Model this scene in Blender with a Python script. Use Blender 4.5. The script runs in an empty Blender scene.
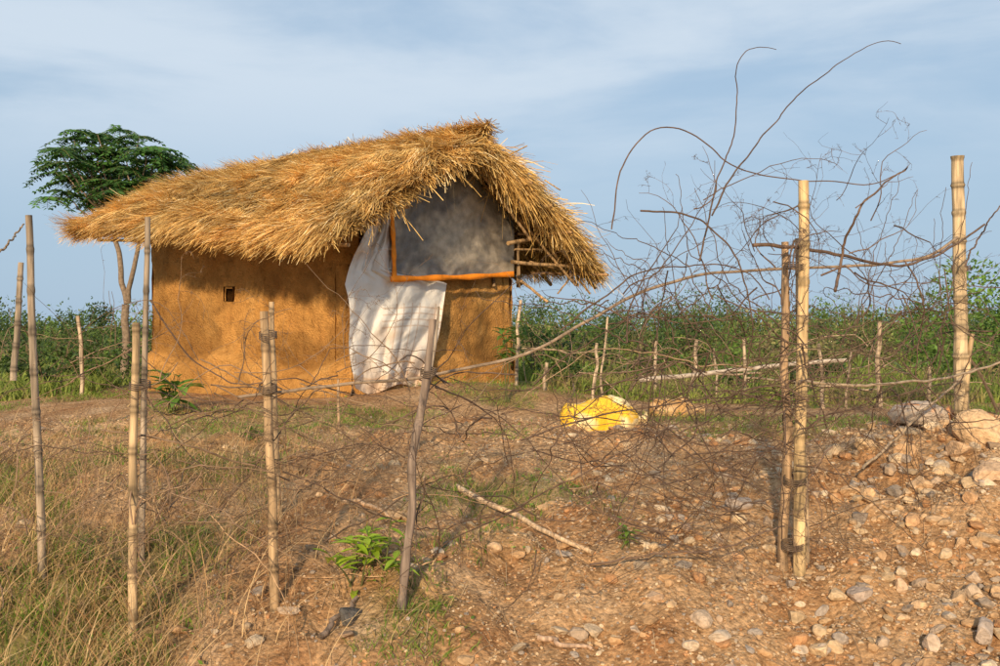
import bpy, bmesh, math, random
import numpy as np
from mathutils import Vector
rng=np.random.default_rng(7); random.seed(7)
F=972.; CZ=0.85; HY=330.
U=rng.uniform; Nn=rng.normal
def P(px,py,D): return np.array([(px-500)/F*D, D, CZ-(py-HY)/F*D])
# ---------------- numpy noise
def hsh(ix,iy,s):
    v=np.sin(ix*127.1+iy*311.7+s*74.7)*43758.5453
    return v-np.floor(v)
def vn(x,y,s=0):
    ix=np.floor(x);iy=np.floor(y);fx=x-ix;fy=y-iy
    fx=fx*fx*(3-2*fx);fy=fy*fy*(3-2*fy)
    a=hsh(ix,iy,s);b=hsh(ix+1,iy,s);c=hsh(ix,iy+1,s);d=hsh(ix+1,iy+1,s)
    return (a*(1-fx)+b*fx)*(1-fy)+(c*(1-fx)+d*fx)*fy
def fbm(x,y,s=0,o=4):
    r=0;a=.5;t=0
    for i in range(o):
        r=r+a*vn(x*2**i+13.7*i,y*2**i+5.1*i,s+i);t+=a;a*=.5
    return r/t
def ss(a,b,x):
    t=np.clip((x-a)/(b-a),0,1);return t*t*(3-2*t)
def nrm(v): return v/np.maximum(np.linalg.norm(v,axis=-1,keepdims=True),1e-9)
# ---------------- ground
def H(x,y):
    x=np.asarray(x,float);y=np.asarray(y,float)
    yy=y+(fbm(x*.7+3,y*.5,1,3)-.5)*.9*ss(9.5,7.5,y)
    z=np.interp(yy,[0,3,4.2,4.9,5.8,6.6,7.7,8.4],[-.98,-.92,-.70,-.43,-.25,-.11,-.01,0])
    xm=np.minimum(x-3.3,0)
    z=z+.42*np.exp(-(xm/1.1)**2-((y-6.2)/.95)**2)
    z=z+.18*np.exp(-((x+.3)/1.2)**2-((y-10.6)/.9)**2)
    z=z+.10*ss(4.2,3,np.hypot(x+2.1,y-12.5))
    near=ss(9.5,8,y)
    z=z+(fbm(x*2.2,y*2.2,5,3)-.5)*(.03+.19*near)+(fbm(x*8,y*8,9,3)-.5)*(.01+.085*near)
    z=z-ss(20,80,y)*.25
    return z
def gpx(px,py):
    D=np.arange(3.2,60,.01)
    X=(px-500)/F*D;Z=CZ-(py-HY)/F*D
    k=np.where(Z<=H(X,D))[0]
    i=k[0] if len(k) else -1
    return np.array([X[i],D[i],float(H(X[i],D[i]))])
SK=gpx(601,432)
def gd(x,y):
    l=ss(-1.1,-2.0,x)*ss(8.0,6.8,y)*(.25+.75*ss(.44,.58,fbm(x*1.3,y*1.3,21,3)))
    p=ss(7.2,8.2,y)*ss(12,11,y)*ss(.44,.58,fbm(x*.9+4,y*.9,23,3))*.75
    c=np.exp(-((x+.05)/.7)**2-((y-6.1)/.8)**2)*.9*ss(.38,.52,fbm(x*3,y*3,25,3))
    c2=np.exp(-((x-1.9)/1.3)**2-((y-9.2)/.6)**2)*.9
    f=ss(11.2,13,y)*.95
    c3=np.exp(-((x+.45)/.35)**2-((y-4.7)/.4)**2)*.7
    c4=np.exp(-((x+2.0)/1.1)**2-((y-8.3)/1.0)**2)*.9
    g=np.clip(np.maximum.reduce([l,p,c,c2,f,c3,c4]),0,1)
    return g*ss(.35,.75,np.hypot(x-SK[0],(y-SK[1]+.25)*.8))
# ---------------- mesh helpers
def mesh_obj(name,V,Q=None,T=None,mat=None,col=None,parent=None,smooth=False):
    V=np.asarray(V,np.float32).reshape(-1,3)
    me=bpy.data.meshes.new(name)
    Q=np.zeros((0,4),int) if Q is None else np.asarray(Q).reshape(-1,4)
    T=np.zeros((0,3),int) if T is None else np.asarray(T).reshape(-1,3)
    me.vertices.add(len(V));me.vertices.foreach_set('co',V.ravel())
    nl=len(Q)*4+len(T)*3
    me.loops.add(nl)
    me.loops.foreach_set('vertex_index',np.concatenate([Q.ravel(),T.ravel()]).astype(np.int32))
    me.polygons.add(len(Q)+len(T))
    st=np.concatenate([np.arange(len(Q))*4,len(Q)*4+np.arange(len(T))*3]).astype(np.int32)
    me.polygons.foreach_set('loop_start',st)
    me.polygons.foreach_set('loop_total',np.concatenate([np.full(len(Q),4),np.full(len(T),3)]).astype(np.int32))
    me.polygons.foreach_set('use_smooth',np.full(len(Q)+len(T),smooth))
    me.update(calc_edges=True);me.validate()
    if col is not None:
        a=me.color_attributes.new('Col','FLOAT_COLOR','POINT')
        c=np.ones((len(V),4),np.float32);c[:,:3]=np.broadcast_to(col,(len(V),3))
        a.data.foreach_set('color',c.ravel())
    ob=bpy.data.objects.new(name,me);bpy.context.collection.objects.link(ob)
    if mat: me.materials.append(mat)
    if parent: ob.parent=parent
    return ob
def empty(name):
    e=bpy.data.objects.new(name,None);bpy.context.collection.objects.link(e);e.empty_display_size=.3;return e
class Acc:
    def __init__(s): s.V=[];s.Q=[];s.T=[];s.C=[];s.n=0
    def add(s,V,Q=None,T=None,C=(1,1,1)):
        V=np.asarray(V,float).reshape(-1,3)
        if Q is not None: s.Q.append(np.asarray(Q).reshape(-1,4)+s.n)
        if T is not None: s.T.append(np.asarray(T).reshape(-1,3)+s.n)
        s.V.append(V);s.C.append(np.broadcast_to(np.asarray(C,float),(len(V),3)));s.n+=len(V)
    def obj(s,name,mat,parent=None,smooth=False):
        return mesh_obj(name,np.concatenate(s.V),np.concatenate(s.Q) if s.Q else None,np.concatenate(s.T) if s.T else None,mat,np.concatenate(s.C),parent,smooth)
def ribbons(acc,PT,W,side,C):
    N,K,_=PT.shape
    side=side[:,None,:] if side.ndim==2 else side
    A=PT-side*W[...,None];B=PT+side*W[...,None]
    V=np.stack([A,B],2)
    i=np.arange(N)[:,None]*K*2+np.arange(K-1)[None]*2
    Q=np.stack([i,i+1,i+3,i+2],-1)
    acc.add(V.reshape(-1,3),Q,None,np.repeat(C,K*2,0))
def tubes(acc,PT,R,C,n=4):
    PT=np.asarray(PT,float);R=np.asarray(R,float)
    N,K,_=PT.shape
    T=nrm(np.gradient(PT,axis=1))
    ref=np.zeros_like(T);tm=np.abs(nrm(PT[:,-1]-PT[:,0])[:,2])>.8
    ref[...,2]=1;ref[tm]=np.array([.3,1,0.1])
    a=nrm(np.cross(T,ref));b=np.cross(T,a)
    th=np.arange(n)/n*2*np.pi
    V=PT[:,:,None]+R[:,:,None,None]*(np.cos(th)[None,None,:,None]*a[:,:,None]+np.sin(th)[None,None,:,None]*b[:,:,None])
    i=(np.arange(N)*K*n)[:,None,None]+(np.arange(K-1)*n)[None,:,None];j=np.arange(n)[None,None];j2=(j+1)%n
    Q=np.stack([i+j,i+j2,i+n+j2,i+n+j],-1)
    C=np.asarray(C,float)
    if C.ndim==2: C=np.repeat(C,K*n,0)
    elif C.ndim==3: C=np.repeat(C.reshape(-1,3),n,0)
    acc.add(V.reshape(-1,3),Q,None,C)
    if n>=6:
        for k in range(N):
            for kk in (0,K-1):
                ring=V[k,kk];c=PT[k,kk]
                t=[[m,(m+1)%n,n] for m in range(n)]
                acc.add(np.vstack([ring,c]),None,t,np.asarray(C).reshape(-1,3)[0]*.6 if C.ndim>1 else C)
def leaves(acc,c,d,nv,L,W,C,fold=.25):
    s=nrm(np.cross(d,nv));nv=nrm(np.cross(s,d))
    L=L[:,None];W=W[:,None]
    b=c;m=c+d*L*.5+nv*W*fold;t=c+d*L-nv*W*.3
    l=c+d*L*.42+s*W*.5;r=c+d*L*.42-s*W*.5
    V=np.stack([b,l,t,r,m-nv*W*fold*1.6],1)
    N=len(c);i=np.arange(N)[:,None]*5
    T=np.concatenate([i+[0,1,4],i+[1,2,4],i+[2,3,4],i+[3,0,4]],0)
    acc.add(V.reshape(-1,3),None,T,np.repeat(C,5,0))
def rdir(n):
    return nrm(Nn(size=(n,3)))
def mixc(a,b,t): 
    a=np.array(a);b=np.array(b);return a*(1-t[:,None])+b*t[:,None]
# ---------------- materials
def mat(name,rough=.85,nscale=20,namt=.35,bump=.3,bscale=60,trans=0,base=None,spec=.2,stretch=(1,1,1),twist=None):
    m=bpy.data.materials.new(name);m.use_nodes=True
    nt=m.node_tree;N=nt.nodes;L=nt.links;b=N['Principled BSDF'];out=N['Material Output']
    b.inputs['Roughness'].default_value=rough;b.inputs['Specular IOR Level'].default_value=spec
    tc=N.new('ShaderNodeTexCoord');mp=N.new('ShaderNodeMapping');mp.inputs['Scale'].default_value=stretch
    L.new(tc.outputs['Object'],mp.inputs['Vector'])
    n1=N.new('ShaderNodeTexNoise');n1.inputs['Scale'].default_value=nscale;n1.inputs['Detail'].default_value=5
    L.new(mp.outputs[0],n1.inputs['Vector'])
    mr=N.new('ShaderNodeMapRange');mr.inputs['From Min'].default_value=.3;mr.inputs['From Max'].default_value=.7
    mr.inputs['To Min'].default_value=1-namt;mr.inputs['To Max'].default_value=1+namt
    L.new(n1.outputs['Fac'],mr.inputs['Value'])
    if base is None:
        at=N.new('ShaderNodeAttribute');at.attribute_name='Col';src=at.outputs['Color']
    else:
        rg=N.new('ShaderNodeRGB');rg.outputs[0].default_value=(*base,1);src=rg.outputs[0]
    vm=N.new('ShaderNodeVectorMath');vm.operation='SCALE'
    L.new(src,vm.inputs[0]);L.new(mr.outputs[0],vm.inputs['Scale'])
    L.new(vm.outputs[0],b.inputs['Base Color'])
    if bump>0:
        n2=N.new('ShaderNodeTexNoise');n2.inputs['Scale'].default_value=bscale;n2.inputs['Detail'].default_value=6
        L.new(mp.outputs[0],n2.inputs['Vector'])
        bp=N.new('ShaderNodeBump');bp.inputs['Strength'].default_value=bump;bp.inputs['Distance'].default_value=.02
        L.new(n2.outputs['Fac'],bp.inputs['Height']);L.new(bp.outputs[0],b.inputs['Normal'])
    if trans>0:
        tr=N.new('ShaderNodeBsdfTranslucent');L.new(vm.outputs[0],tr.inputs['Color'])
        mx=N.new('ShaderNodeMixShader');mx.inputs[0].default_value=trans
        L.new(b.outputs[0],mx.inputs[1]);L.new(tr.outputs[0],mx.inputs[2]);L.new(mx.outputs[0],out.inputs['Surface'])
    return m
M_straw=mat('straw',.8,6,.28,0,trans=.12)
M_bamboo=mat('bamboo',.7,45,.5,.3,60,stretch=(1,1,.10))
M_twig=mat('twig',.85,25,.35,.0)
M_leaf=mat('leaf',.55,10,.25,0,trans=.3,spec=.3)
M_grass=mat('grass_blades',.7,5,.25,0,trans=.25)
M_stone=mat('stone',.9,35,.3,.5,70)
# ---------------- ground sheet
def geo(a,b,s,k):
    r=[a];
    while r[-1]<b: r.append(r[-1]+s);s*=k
    return r
fx=list(np.arange(-4.6,5.6,.031))
xs=np.array([-v for v in geo(4.7,900,.1,1.18)][::-1]+fx+geo(5.7,900,.1,1.18))
ys=np.array([-v for v in geo(-3.0,40,.3,1.2)][::-1]+list(np.arange(3.1,9,.031))+geo(9.0,1200,.07,1.035))
ys=np.unique(ys)
X,Y=np.meshgrid(xs,ys);Z=H(X,Y)
nx=len(xs);ny=len(ys)
i=(np.arange(ny-1)[:,None]*nx+np.arange(nx-1)[None])
Q=np.stack([i,i+1,i+nx+1,i+nx],-1)
g=gd(X,Y)
dark=fbm(X*1.7,Y*1.7,31,4)
path=np.exp(-((Y-9.3)/1.1)**2)
col=np.stack([g,dark,path],-1).reshape(-1,3)
M_ground=bpy.data.materials.new('ground_soil');M_ground.use_nodes=True
nt=M_ground.node_tree;N=nt.nodes;L=nt.links;b=N['Principled BSDF'];b.inputs['Roughness'].default_value=.95;b.inputs['Specular IOR Level'].default_value=.1
tc=N.new('ShaderNodeTexCoord');at=N.new('ShaderNodeAttribute');at.attribute_name='Col'
sp=N.new('ShaderNodeSeparateColor');L.new(at.outputs['Color'],sp.inputs[0])
def noise(sc,det=6,ro=.6):
    n=N.new('ShaderNodeTexNoise');n.inputs['Scale'].default_value=sc;n.inputs['Detail'].default_value=det;n.inputs['Roughness'].default_value=ro
    L.new(tc.outputs['Object'],n.inputs['Vector']);return n.outputs['Fac']
def ramp(src,stops):
    r=N.new('ShaderNodeValToRGB');e=r.color_ramp.elements
    e[0].position=stops[0][0];e[0].color=(*stops[0][1],1);e[1].position=stops[-1][0];e[1].color=(*stops[-1][1],1)
    for p,c in stops[1:-1]:
        q=e.new(p);q.color=(*c,1)
    L.new(src,r.inputs[0]);return r.outputs[0]
def mixn(f,a,bb,mode='MIX'):
    m=N.new('ShaderNodeMix');m.data_type='RGBA';m.blend_type=mode
    if isinstance(f,float): m.inputs[0].default_value=f
    else: L.new(f,m.inputs[0])
    L.new(a,m.inputs[6]);L.new(bb,m.inputs[7]);return m.outputs[2]
c1=ramp(noise(2.2),[(.3,(.38,.19,.085)),(.5,(.54,.33,.17)),(.7,(.66,.46,.28))])
c2=ramp(noise(28),[(.32,(.45,.41,.37)),(.55,(1,1,1)),(.72,(1.22,1.20,1.17))])
c=mixn(1.0,c1,c2,'MULTIPLY')
vo=N.new('ShaderNodeTexVoronoi');vo.inputs['Scale'].default_value=45;L.new(tc.outputs['Object'],vo.inputs['Vector'])
vr=ramp(vo.outputs['Color'],[(.1,(.6,.56,.5)),(.9,(1.2,1.15,1.1))])
c=mixn(.55,c,mixn(1.0,c,vr,'MULTIPLY'))
gr=ramp(noise(9),[(.35,(.11,.12,.03)),(.65,(.25,.23,.07))])
ma=N.new('ShaderNodeMath');ma.operation='MULTIPLY_ADD';L.new(noise(12),ma.inputs[0]);ma.inputs[1].default_value=1.2;ma.inputs[2].default_value=-.75
mb=N.new('ShaderNodeMath');mb.operation='ADD';mb.use_clamp=True;L.new(ma.outputs[0],mb.inputs[0]);L.new(sp.outputs[0],mb.inputs[1])
mc=N.new('ShaderNodeMath');mc.operation='MULTIPLY';L.new(mb.outputs[0],mc.inputs[0]);L.new(sp.outputs[0],mc.inputs[1])
c=mixn(mc.outputs[0],c,gr)
L.new(c,b.inputs['Base Color'])
bp=N.new('ShaderNodeBump');bp.inputs['Strength'].default_value=.8;bp.inputs['Distance'].default_value=.03
ad=N.new('ShaderNodeMath');ad.operation='ADD';L.new(noise(40,8,.7),ad.inputs[0])
mv=N.new('ShaderNodeMath');mv.operation='MULTIPLY';L.new(vo.outputs['Distance'],mv.inputs[0]);mv.inputs[1].default_value=-.5
L.new(mv.outputs[0],ad.inputs[1]);L.new(ad.outputs[0],bp.inputs['Height']);L.new(bp.outputs[0],b.inputs['Normal'])
mesh_obj('ground',np.stack([X,Y,Z],-1),Q,None,M_ground,col,None,True)
# ---------------- stones
def ico(sub):
    bm=bmesh.new();bmesh.ops.create_icosphere(bm,subdivisions=sub,radius=1)
    v=np.array([x.co[:] for x in bm.verts]);f=np.array([[w.index for w in x.verts] for x in bm.faces]);bm.free();return v,f
def stone_var(sub,k):
    v,f=ico(sub);r=[]
    for j in range(k):
        w=v.copy()
        for _ in range(9):
            d=rdir(1)[0];lim=U(.45,.85);dp=w@d;ex=np.maximum(dp-lim,0);w=w-ex[:,None]*d
        w+=Nn(0,.04 if sub<3 else .018,w.shape);r.append(w)
    return r,f
def scatter_stones(acc,x,y,s,C,sub,k=8,sink=.25):
    var,f=stone_var(sub,k)
    n=len(x);z=H(x,y)
    vi=rng.integers(0,k,n)
    for j in range(k):
        m=vi==j;nn=m.sum()
        if nn==0: continue
        a=U(0,6.28,nn);sc=s[m][:,None]*np.stack([U(.7,1.3,nn),U(.6,1.1,nn),U(.45,.8,nn)],-1)
        w=var[j][None]*sc[:,None]
        tl=U(-.5,.5,nn);c,sn=np.cos(tl)[:,None],np.sin(tl)[:,None]
        w=np.stack([w[...,0]*c-w[...,2]*sn,w[...,1],w[...,0]*sn+w[...,2]*c],-1)
        c,sn=np.cos(a)[:,None],np.sin(a)[:,None]
        w=np.stack([w[...,0]*c-w[...,1]*sn,w[...,0]*sn+w[...,1]*c,w[...,2]],-1)
        w+=np.stack([x[m],y[m],z[m]+s[m]*(.6-sink)*.6],-1)[:,None]
        ff=f[None]+(np.arange(nn)*len(var[j]))[:,None,None]
        acc.add(w.reshape(-1,3),None,ff.reshape(-1,3),np.repeat(C[m],len(var[j]),0))
def stonecol(n):
    pal=np.array([[.56,.37,.21],[.50,.30,.15],[.44,.32,.22],[.62,.47,.31],[.36,.29,.23],[.50,.26,.12],[.46,.34,.22],[.58,.41,.24],[.54,.35,.19]])
    return pal[rng.integers(0,len(pal),n)]*U(.72,1.12,(n,1))
A=Acc()
n=56000;y=U(3.6,9.2,n);x=U(-.56,.6,n)*y
w=.30+.70*ss(-1.2,1.2,x);keep=(U(0,1,n)<w)&(gd(x,y)<U(.2,.9,n))
x,y=x[keep],y[keep];n=len(x)
scatter_stones(A,x,y,.004+.012*U(0,1,n)**2,stonecol(n),1,6)
n=8500;y=U(3.6,8.2,n);x=U(-.5,.6,n)*y
cl=fbm(x*1.6,y*1.6,77,3)
w=(.12+.88*ss(-.4,1.8,x))*ss(.38,.62,cl)*1.2;keep=(U(0,1,n)<w)&(gd(x,y)<.5)
x,y=x[keep],y[keep];n=len(x)
scatter_stones(A,x,y,.010+.05*U(0,1,n)**4,stonecol(n),2,8)
n=420;y=U(5.2,7.0,n);x=U(.36,.62,n)*y
scatter_stones(A,x,y,.015+.06*U(0,1,n)**2.5,stonecol(n),2,8)
A.obj('gravel',M_stone)
A=Acc()
big=[(740,508,.09,(.38,.30,.24)),(990,442,.20,(.62,.42,.24)),(912,524,.055,(.56,.34,.18)),(494,553,.05,(.6,.4,.23)),(860,600,.085,(.42,.32,.25)),
(975,600,.08,(.48,.36,.25)),(700,625,.07,(.52,.38,.26)),(770,585,.06,(.46,.27,.14)),(640,570,.05,(.36,.28,.2)),(945,560,.05,(.56,.4,.24)),(690,650,.05,(.58,.45,.32)),(880,560,.06,(.48,.3,.16)),
(835,455,.08,(.50,.36,.22)),(905,455,.09,(.56,.36,.2)),(655,600,.045,(.5,.34,.22)),(560,600,.04,(.48,.32,.18)),(350,620,.07,(.10,.09,.08)),(345,640,.05,(.3,.2,.13)),(950,620,.06,(.48,.38,.28)),(820,635,.055,(.5,.36,.22)),(985,640,.09,(.42,.33,.26)),
(735,560,.05,(.56,.33,.18)),(685,530,.045,(.38,.26,.18)),(920,490,.07,(.56,.36,.2)),(970,500,.065,(.5,.3,.16)),(870,450,.08,(.56,.37,.2)),(960,455,.09,(.52,.34,.2)),(890,475,.07,(.44,.31,.2)),(990,480,.11,(.54,.36,.22)),(940,470,.06,(.4,.32,.24)),(720,640,.05,(.5,.4,.3)),(800,655,.045,(.58,.45,.32)),(930,650,.07,(.5,.38,.28)),(850,495,.06,(.52,.33,.18)),(900,590,.06,(.55,.38,.24)),(990,545,.08,(.5,.34,.2)),(780,470,.05,(.52,.35,.2))]
for px,py,s,c in big:
    p=gpx(px,py);scatter_stones(A,np.array([p[0]]),np.array([p[1]]),np.array([s]),np.array([c]),3,1,.1)
A.obj('rocks',M_stone)
# ---------------- grass
def blades(acc,x,y,h,w,bend,C,K=4,tilt=.25):
    n=len(x);z=H(x,y)-.01
    a=U(0,2*np.pi,n);bd=np.stack([np.cos(a),np.sin(a),np.zeros(n)],-1)
    t=np.linspace(0,1,K)[None,:,None]
    b0=np.stack([x,y,z],-1)[:,None]
    up=np.zeros((n,1,3));up[...,2]=1
    PT=b0+up*(h[:,None,None]*(t-.35*bend[:,None,None]*t**2))+bd[:,None]*(h*bend)[:,None,None]*t**1.8
    PT[...,:2]+=Nn(0,.02,(n,1,2))*t
    W=w[:,None]*(1-np.linspace(0,1,K)**2*.85)[None]
    s=np.stack([-np.sin(a+.9),np.cos(a+.9),np.zeros(n)],-1)
    ribbons(acc,PT,W,s,C)
A=Acc()
n=170000;y=3.8+8.2*U(0,1,n)**1.3;x=U(-.58,.58,n)*y
k=gd(x,y)*ss(.3,.6,fbm(x*5,y*5,41,2))>U(.12,1.0,n);x,y=x[k],y[k];n=len(x)
lft=ss(-1.0,-1.9,x)*ss(7.5,6.5,y)
h=(.03+.06*U(0,1,n))*(1+1.7*lft*U(0,1,n))
dp=fbm(x*1.8,y*1.8,47,3)
t=np.clip(U(0,1,n)*.9+.25*(fbm(x*2,y*2,43,2)-.4),0,1);dry=U(0,1,n)<(.20+.40*lft*ss(.40,.58,dp)+.12*lft)
C=mixc((.10,.18,.02),(.25,.33,.06),t);C[dry]=mixc((.40,.27,.11),(.60,.44,.21),U(0,1,n))[dry]
blades(A,x,y,h,.0022+.0016*U(0,1,n)*1,U(.2,.9,n),C)
n=40000;y=11.2+24*U(0,1,n)**1.6;x=U(-.6,.6,n)*y
k=~((np.hypot(x+2.1,y-12.6)<2.9));x,y=x[k],y[k];n=len(x)
t=U(0,1,n);C=mixc((.10,.16,.03),(.28,.32,.07),t)*(.55+.85*fbm(x*.4,y*.4,8,2)[:,None])
dr=fbm(x*.5,y*.3,88,3)>.60;C[dr]=C[dr]*.4+np.array([.38,.30,.13])*.6
blades(A,x,y,U(.08,.30,n),.004+.0007*y,U(.1,.8,n),C,3)
A.obj('grass',M_grass)
A=Acc()
n=3600;y=U(4.0,7.2,n);x=U(-.56,.02,n)*y
k=U(0,1,n)<ss(-.5,-1.9,x)*.9+.03;x,y=x[k],y[k];n=len(x)
C=mixc((.38,.20,.09),(.68,.49,.26),U(0,1,n))
blades(A,x,y,U(.15,.66,n),U(.0012,.0028,n),U(.1,1.8,n),C,8)
n=1700;y=U(4.1,8.4,n);x=U(-.5,.5,n)*y
a=U(0,6.28,n);L_=U(.05,.22,n);t=np.linspace(-.5,.5,4)
px=x[:,None]+np.cos(a)[:,None]*L_[:,None]*t;py=y[:,None]+np.sin(a)[:,None]*L_[:,None]*t
PT=np.stack([px,py,H(px,py)+.010+U(0,.015,(n,1))],-1)
ribbons(A,PT,np.full((n,4),.0015),np.stack([-np.sin(a),np.cos(a),0*a],-1),mixc((.35,.22,.12),(.62,.46,.28),U(0,1,n)))
A.obj('dry_grass',M_grass)
# ---------------- HUT
hut=empty('mud_hut')
C0=np.array([-1.57,10.3]);dl=np.array([-.81,.587]);dl/=np.linalg.norm(dl)
gdn=np.array([.587,.81]);gdn/=np.linalg.norm(gdn);gn=-dl
C1=C0+gdn*3.0;LW=3.62;C3=C0+dl*LW;C2=C1+dl*LW
def v3(p,z): return np.array([p[0],p[1],z])
E0=v3(C0+gn*.66-gdn*1.02,1.80);E1=v3(C0+dl*3.62-gdn*.98,2.12)
R0=v3((C0+C1)/2+gn*.66,3.16);R1=v3((C0+C1)/2+dl*3.62,3.06)
F0=v3(C1+gn*.66+gdn*1.06,1.72);F1=v3(C1+dl*3.62+gdn*1.0,1.9)
def mudmat():
    m=bpy.data.materials.new('mud_plaster');m.use_nodes=True
    global N,L,tc
    nt=m.node_tree;N=nt.nodes;L=nt.links;b=N['Principled BSDF'];b.inputs['Roughness'].default_value=.95;b.inputs['Specular IOR Level'].default_value=.1
    tc=N.new('ShaderNodeTexCoord');at=N.new('ShaderNodeAttribute');at.attribute_name='Col'
    c=ramp(noise(1.8,6,.62),[(.3,(.55,.27,.08)),(.47,(.66,.345,.105)),(.56,(.72,.385,.12)),(.72,(.78,.46,.17))])
    c=mixn(1.0,c,ramp(noise(11,8,.7),[(.3,(.58,.56,.53)),(.48,(.95,.95,.95)),(.58,(1,1,1)),(.74,(1.12,1.12,1.12))]),'MULTIPLY')
    c=mixn(1.0,c,at.outputs['Color'],'MULTIPLY')
    L.new(c,b.inputs['Base Color'])
    bp=N.new('ShaderNodeBump');bp.inputs['Strength'].default_value=1.0;bp.inputs['Distance'].default_value=.05
    ad=N.new('ShaderNodeMath');ad.operation='ADD';L.new(noise(7,8,.68),ad.inputs[0]);L.new(noise(45,5,.6),ad.inputs[1])
    L.new(ad.outputs[0],bp.inputs['Height']);L.new(bp.outputs[0],b.inputs['Normal']);return m
M_mud=mudmat()
def wall(name,A0,B0,nor,zt0,zt1,hole=None,seed=0,skirt=True):
    Lw=np.linalg.norm(B0-A0);nxx=int(Lw/.025);nz=80
    s=np.linspace(0,1,nxx+1);t=np.linspace(0,1,nz+1);S,T=np.meshgrid(s,t)
    zt=zt0*(1-S)+zt1*S;Zz=-.15+(zt+.15)*T
    if skirt: Zz=Zz+(T>.99)*(vn(S*14,T,seed)-.5)*.06
    u=S*Lw
    off=(fbm(u*1.3,Zz*1.3,seed,3)-.5)*.12+(fbm(u*6,Zz*6,seed+3,3)-.5)*.05
    e=.50+.06*np.sin(u*2.1+seed)+.34*(fbm(u*1.4,u*0,seed+5,3)-.5)
    off=off+.10*ss(e+.04,e-.04,Zz)+.12*ss(.25,0,Zz)
    off=off-.10*(ss(.12,0,u)+ss(Lw-.12,Lw,u))*.7
    base=A0[None,None]*(1-S[...,None])+B0[None,None]*S[...,None]
    Pt=base+nor*off[...,None]
    V=np.concatenate([Pt,Zz[...,None]],-1)
    i=(np.arange(nz)[:,None]*(nxx+1)+np.arange(nxx)[None]);Q=np.stack([i,i+1,i+nxx+2,i+nxx+1],-1)
    c=np.ones(V.shape)
    st=ss(.44,.54,fbm(u*1.2+seed,Zz*2.0,seed+8,5))*ss(e+.0,e+.06,Zz)*ss(1.45,1.0,Zz);c*=(1-.36*st)[...,None]*np.array([1,.97,.93])
    sp_=ss(.56,.60,fbm(u*3+seed,Zz*3.5,seed+18,4));c*=(1-.18*sp_)[...,None]
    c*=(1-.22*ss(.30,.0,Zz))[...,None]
    A=Acc()
    if hole:
        hu,hz,hw,hh=hole
        uc=(u[:-1,:-1]+u[1:,1:])/2;zc=(Zz[:-1,:-1]+Zz[1:,1:])/2
        m=(np.abs(uc-hu)<hw)&(np.abs(zc-hz)<hh);Q=Q[~m]
        q=[];ct=A0+(B0-A0)/Lw*hu
        for dd in (.03,-.28):
            for a_,b_ in ((-1,-1),(1,-1),(1,1),(-1,1)):
                p=ct+(B0-A0)/Lw*(hw+.012)*a_+nor*dd;q.append([p[0],p[1],hz+(hh+.012)*b_])
        A.add(q,[[0,1,5,4],[1,2,6,5],[2,3,7,6],[3,0,4,7],[4,5,6,7]],None,(.12,.10,.09))
    else: Q=Q.reshape(-1,4)
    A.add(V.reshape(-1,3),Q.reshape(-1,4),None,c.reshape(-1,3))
    B=[v3(A0-nor*.25,-.1),v3(B0-nor*.25,-.1),v3(B0-nor*.25,zt1-.01),v3(A0-nor*.25,zt0-.01),v3(A0-nor*.02,zt0-.02),v3(B0-nor*.02,zt1-.02)]
    A.add(B,[[0,1,2,3],[3,2,5,4]],None,(.5,.45,.4))
    return A.obj(name,M_mud,hut,True)
def plane_px(px,py,O,nv,off=0):
    r=np.array([(px-500)/F,1.0]);D=(off+O@nv)/(r@nv);return P(px,py,D)
nl=-gdn
hp=plane_px(230,294,C0,nl);hu=(hp[:2]-C0)@dl
wall('side_wall',C0,C3,nl,2.12,2.32,(hu,hp[2],.07,.075),3)
wall('gable_wall',C0,C1,gn,1.56,1.53,None,11)
wall('far_side_wall',C1,C2,gdn,2.02,2.15,None,17)
wall('back_wall',C3,C2,dl,2.1,2.0,None,23)
mesh_obj('back_gable',[v3(C3,2.0),v3(C2,2.0),v3((C3+C2)/2,2.85)],None,[[0,1,2]],M_mud,np.ones((3,3)),hut)
def Sf(side,u,v):
    u=np.asarray(u)[...,None];v=np.asarray(v)[...,None]
    a,b_=(E0,E1) if side==0 else (F0,F1)
    e=a*(1-u)+b_*u;r=R0*(1-u)+R1*u
    p=e*(1-v)+r*v
    uu=u[...,0];vv=v[...,0]
    lump=.20*(fbm(uu*5+side*9,vv*3.2,51,3)-.5)+.05*np.sin(np.clip(vv,0,1)*np.pi)
    lump=lump-.05*ss(.10,-.02,uu)+.07*(fbm(uu*16,vv*7,53,2)-.5)
    nn=nrm(np.cross(E1-E0,R0-E0)) if side==0 else nrm(np.cross(R0-F0,F1-F0))
    nn=nn*np.sign(nn[2])
    p=p+nn*lump[...,None]
    p[...,2]-=.12*np.maximum(-vv,0)*3*(1+2*np.maximum(-vv,0))+.05*ss(.93,1.0,vv)
    return p
NL=nrm(np.cross(E1-E0,R0-E0));NL*=np.sign(NL[2]);NR=nrm(np.cross(R0-F0,F1-F0));NR*=np.sign(NR[2])
A=Acc()
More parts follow.
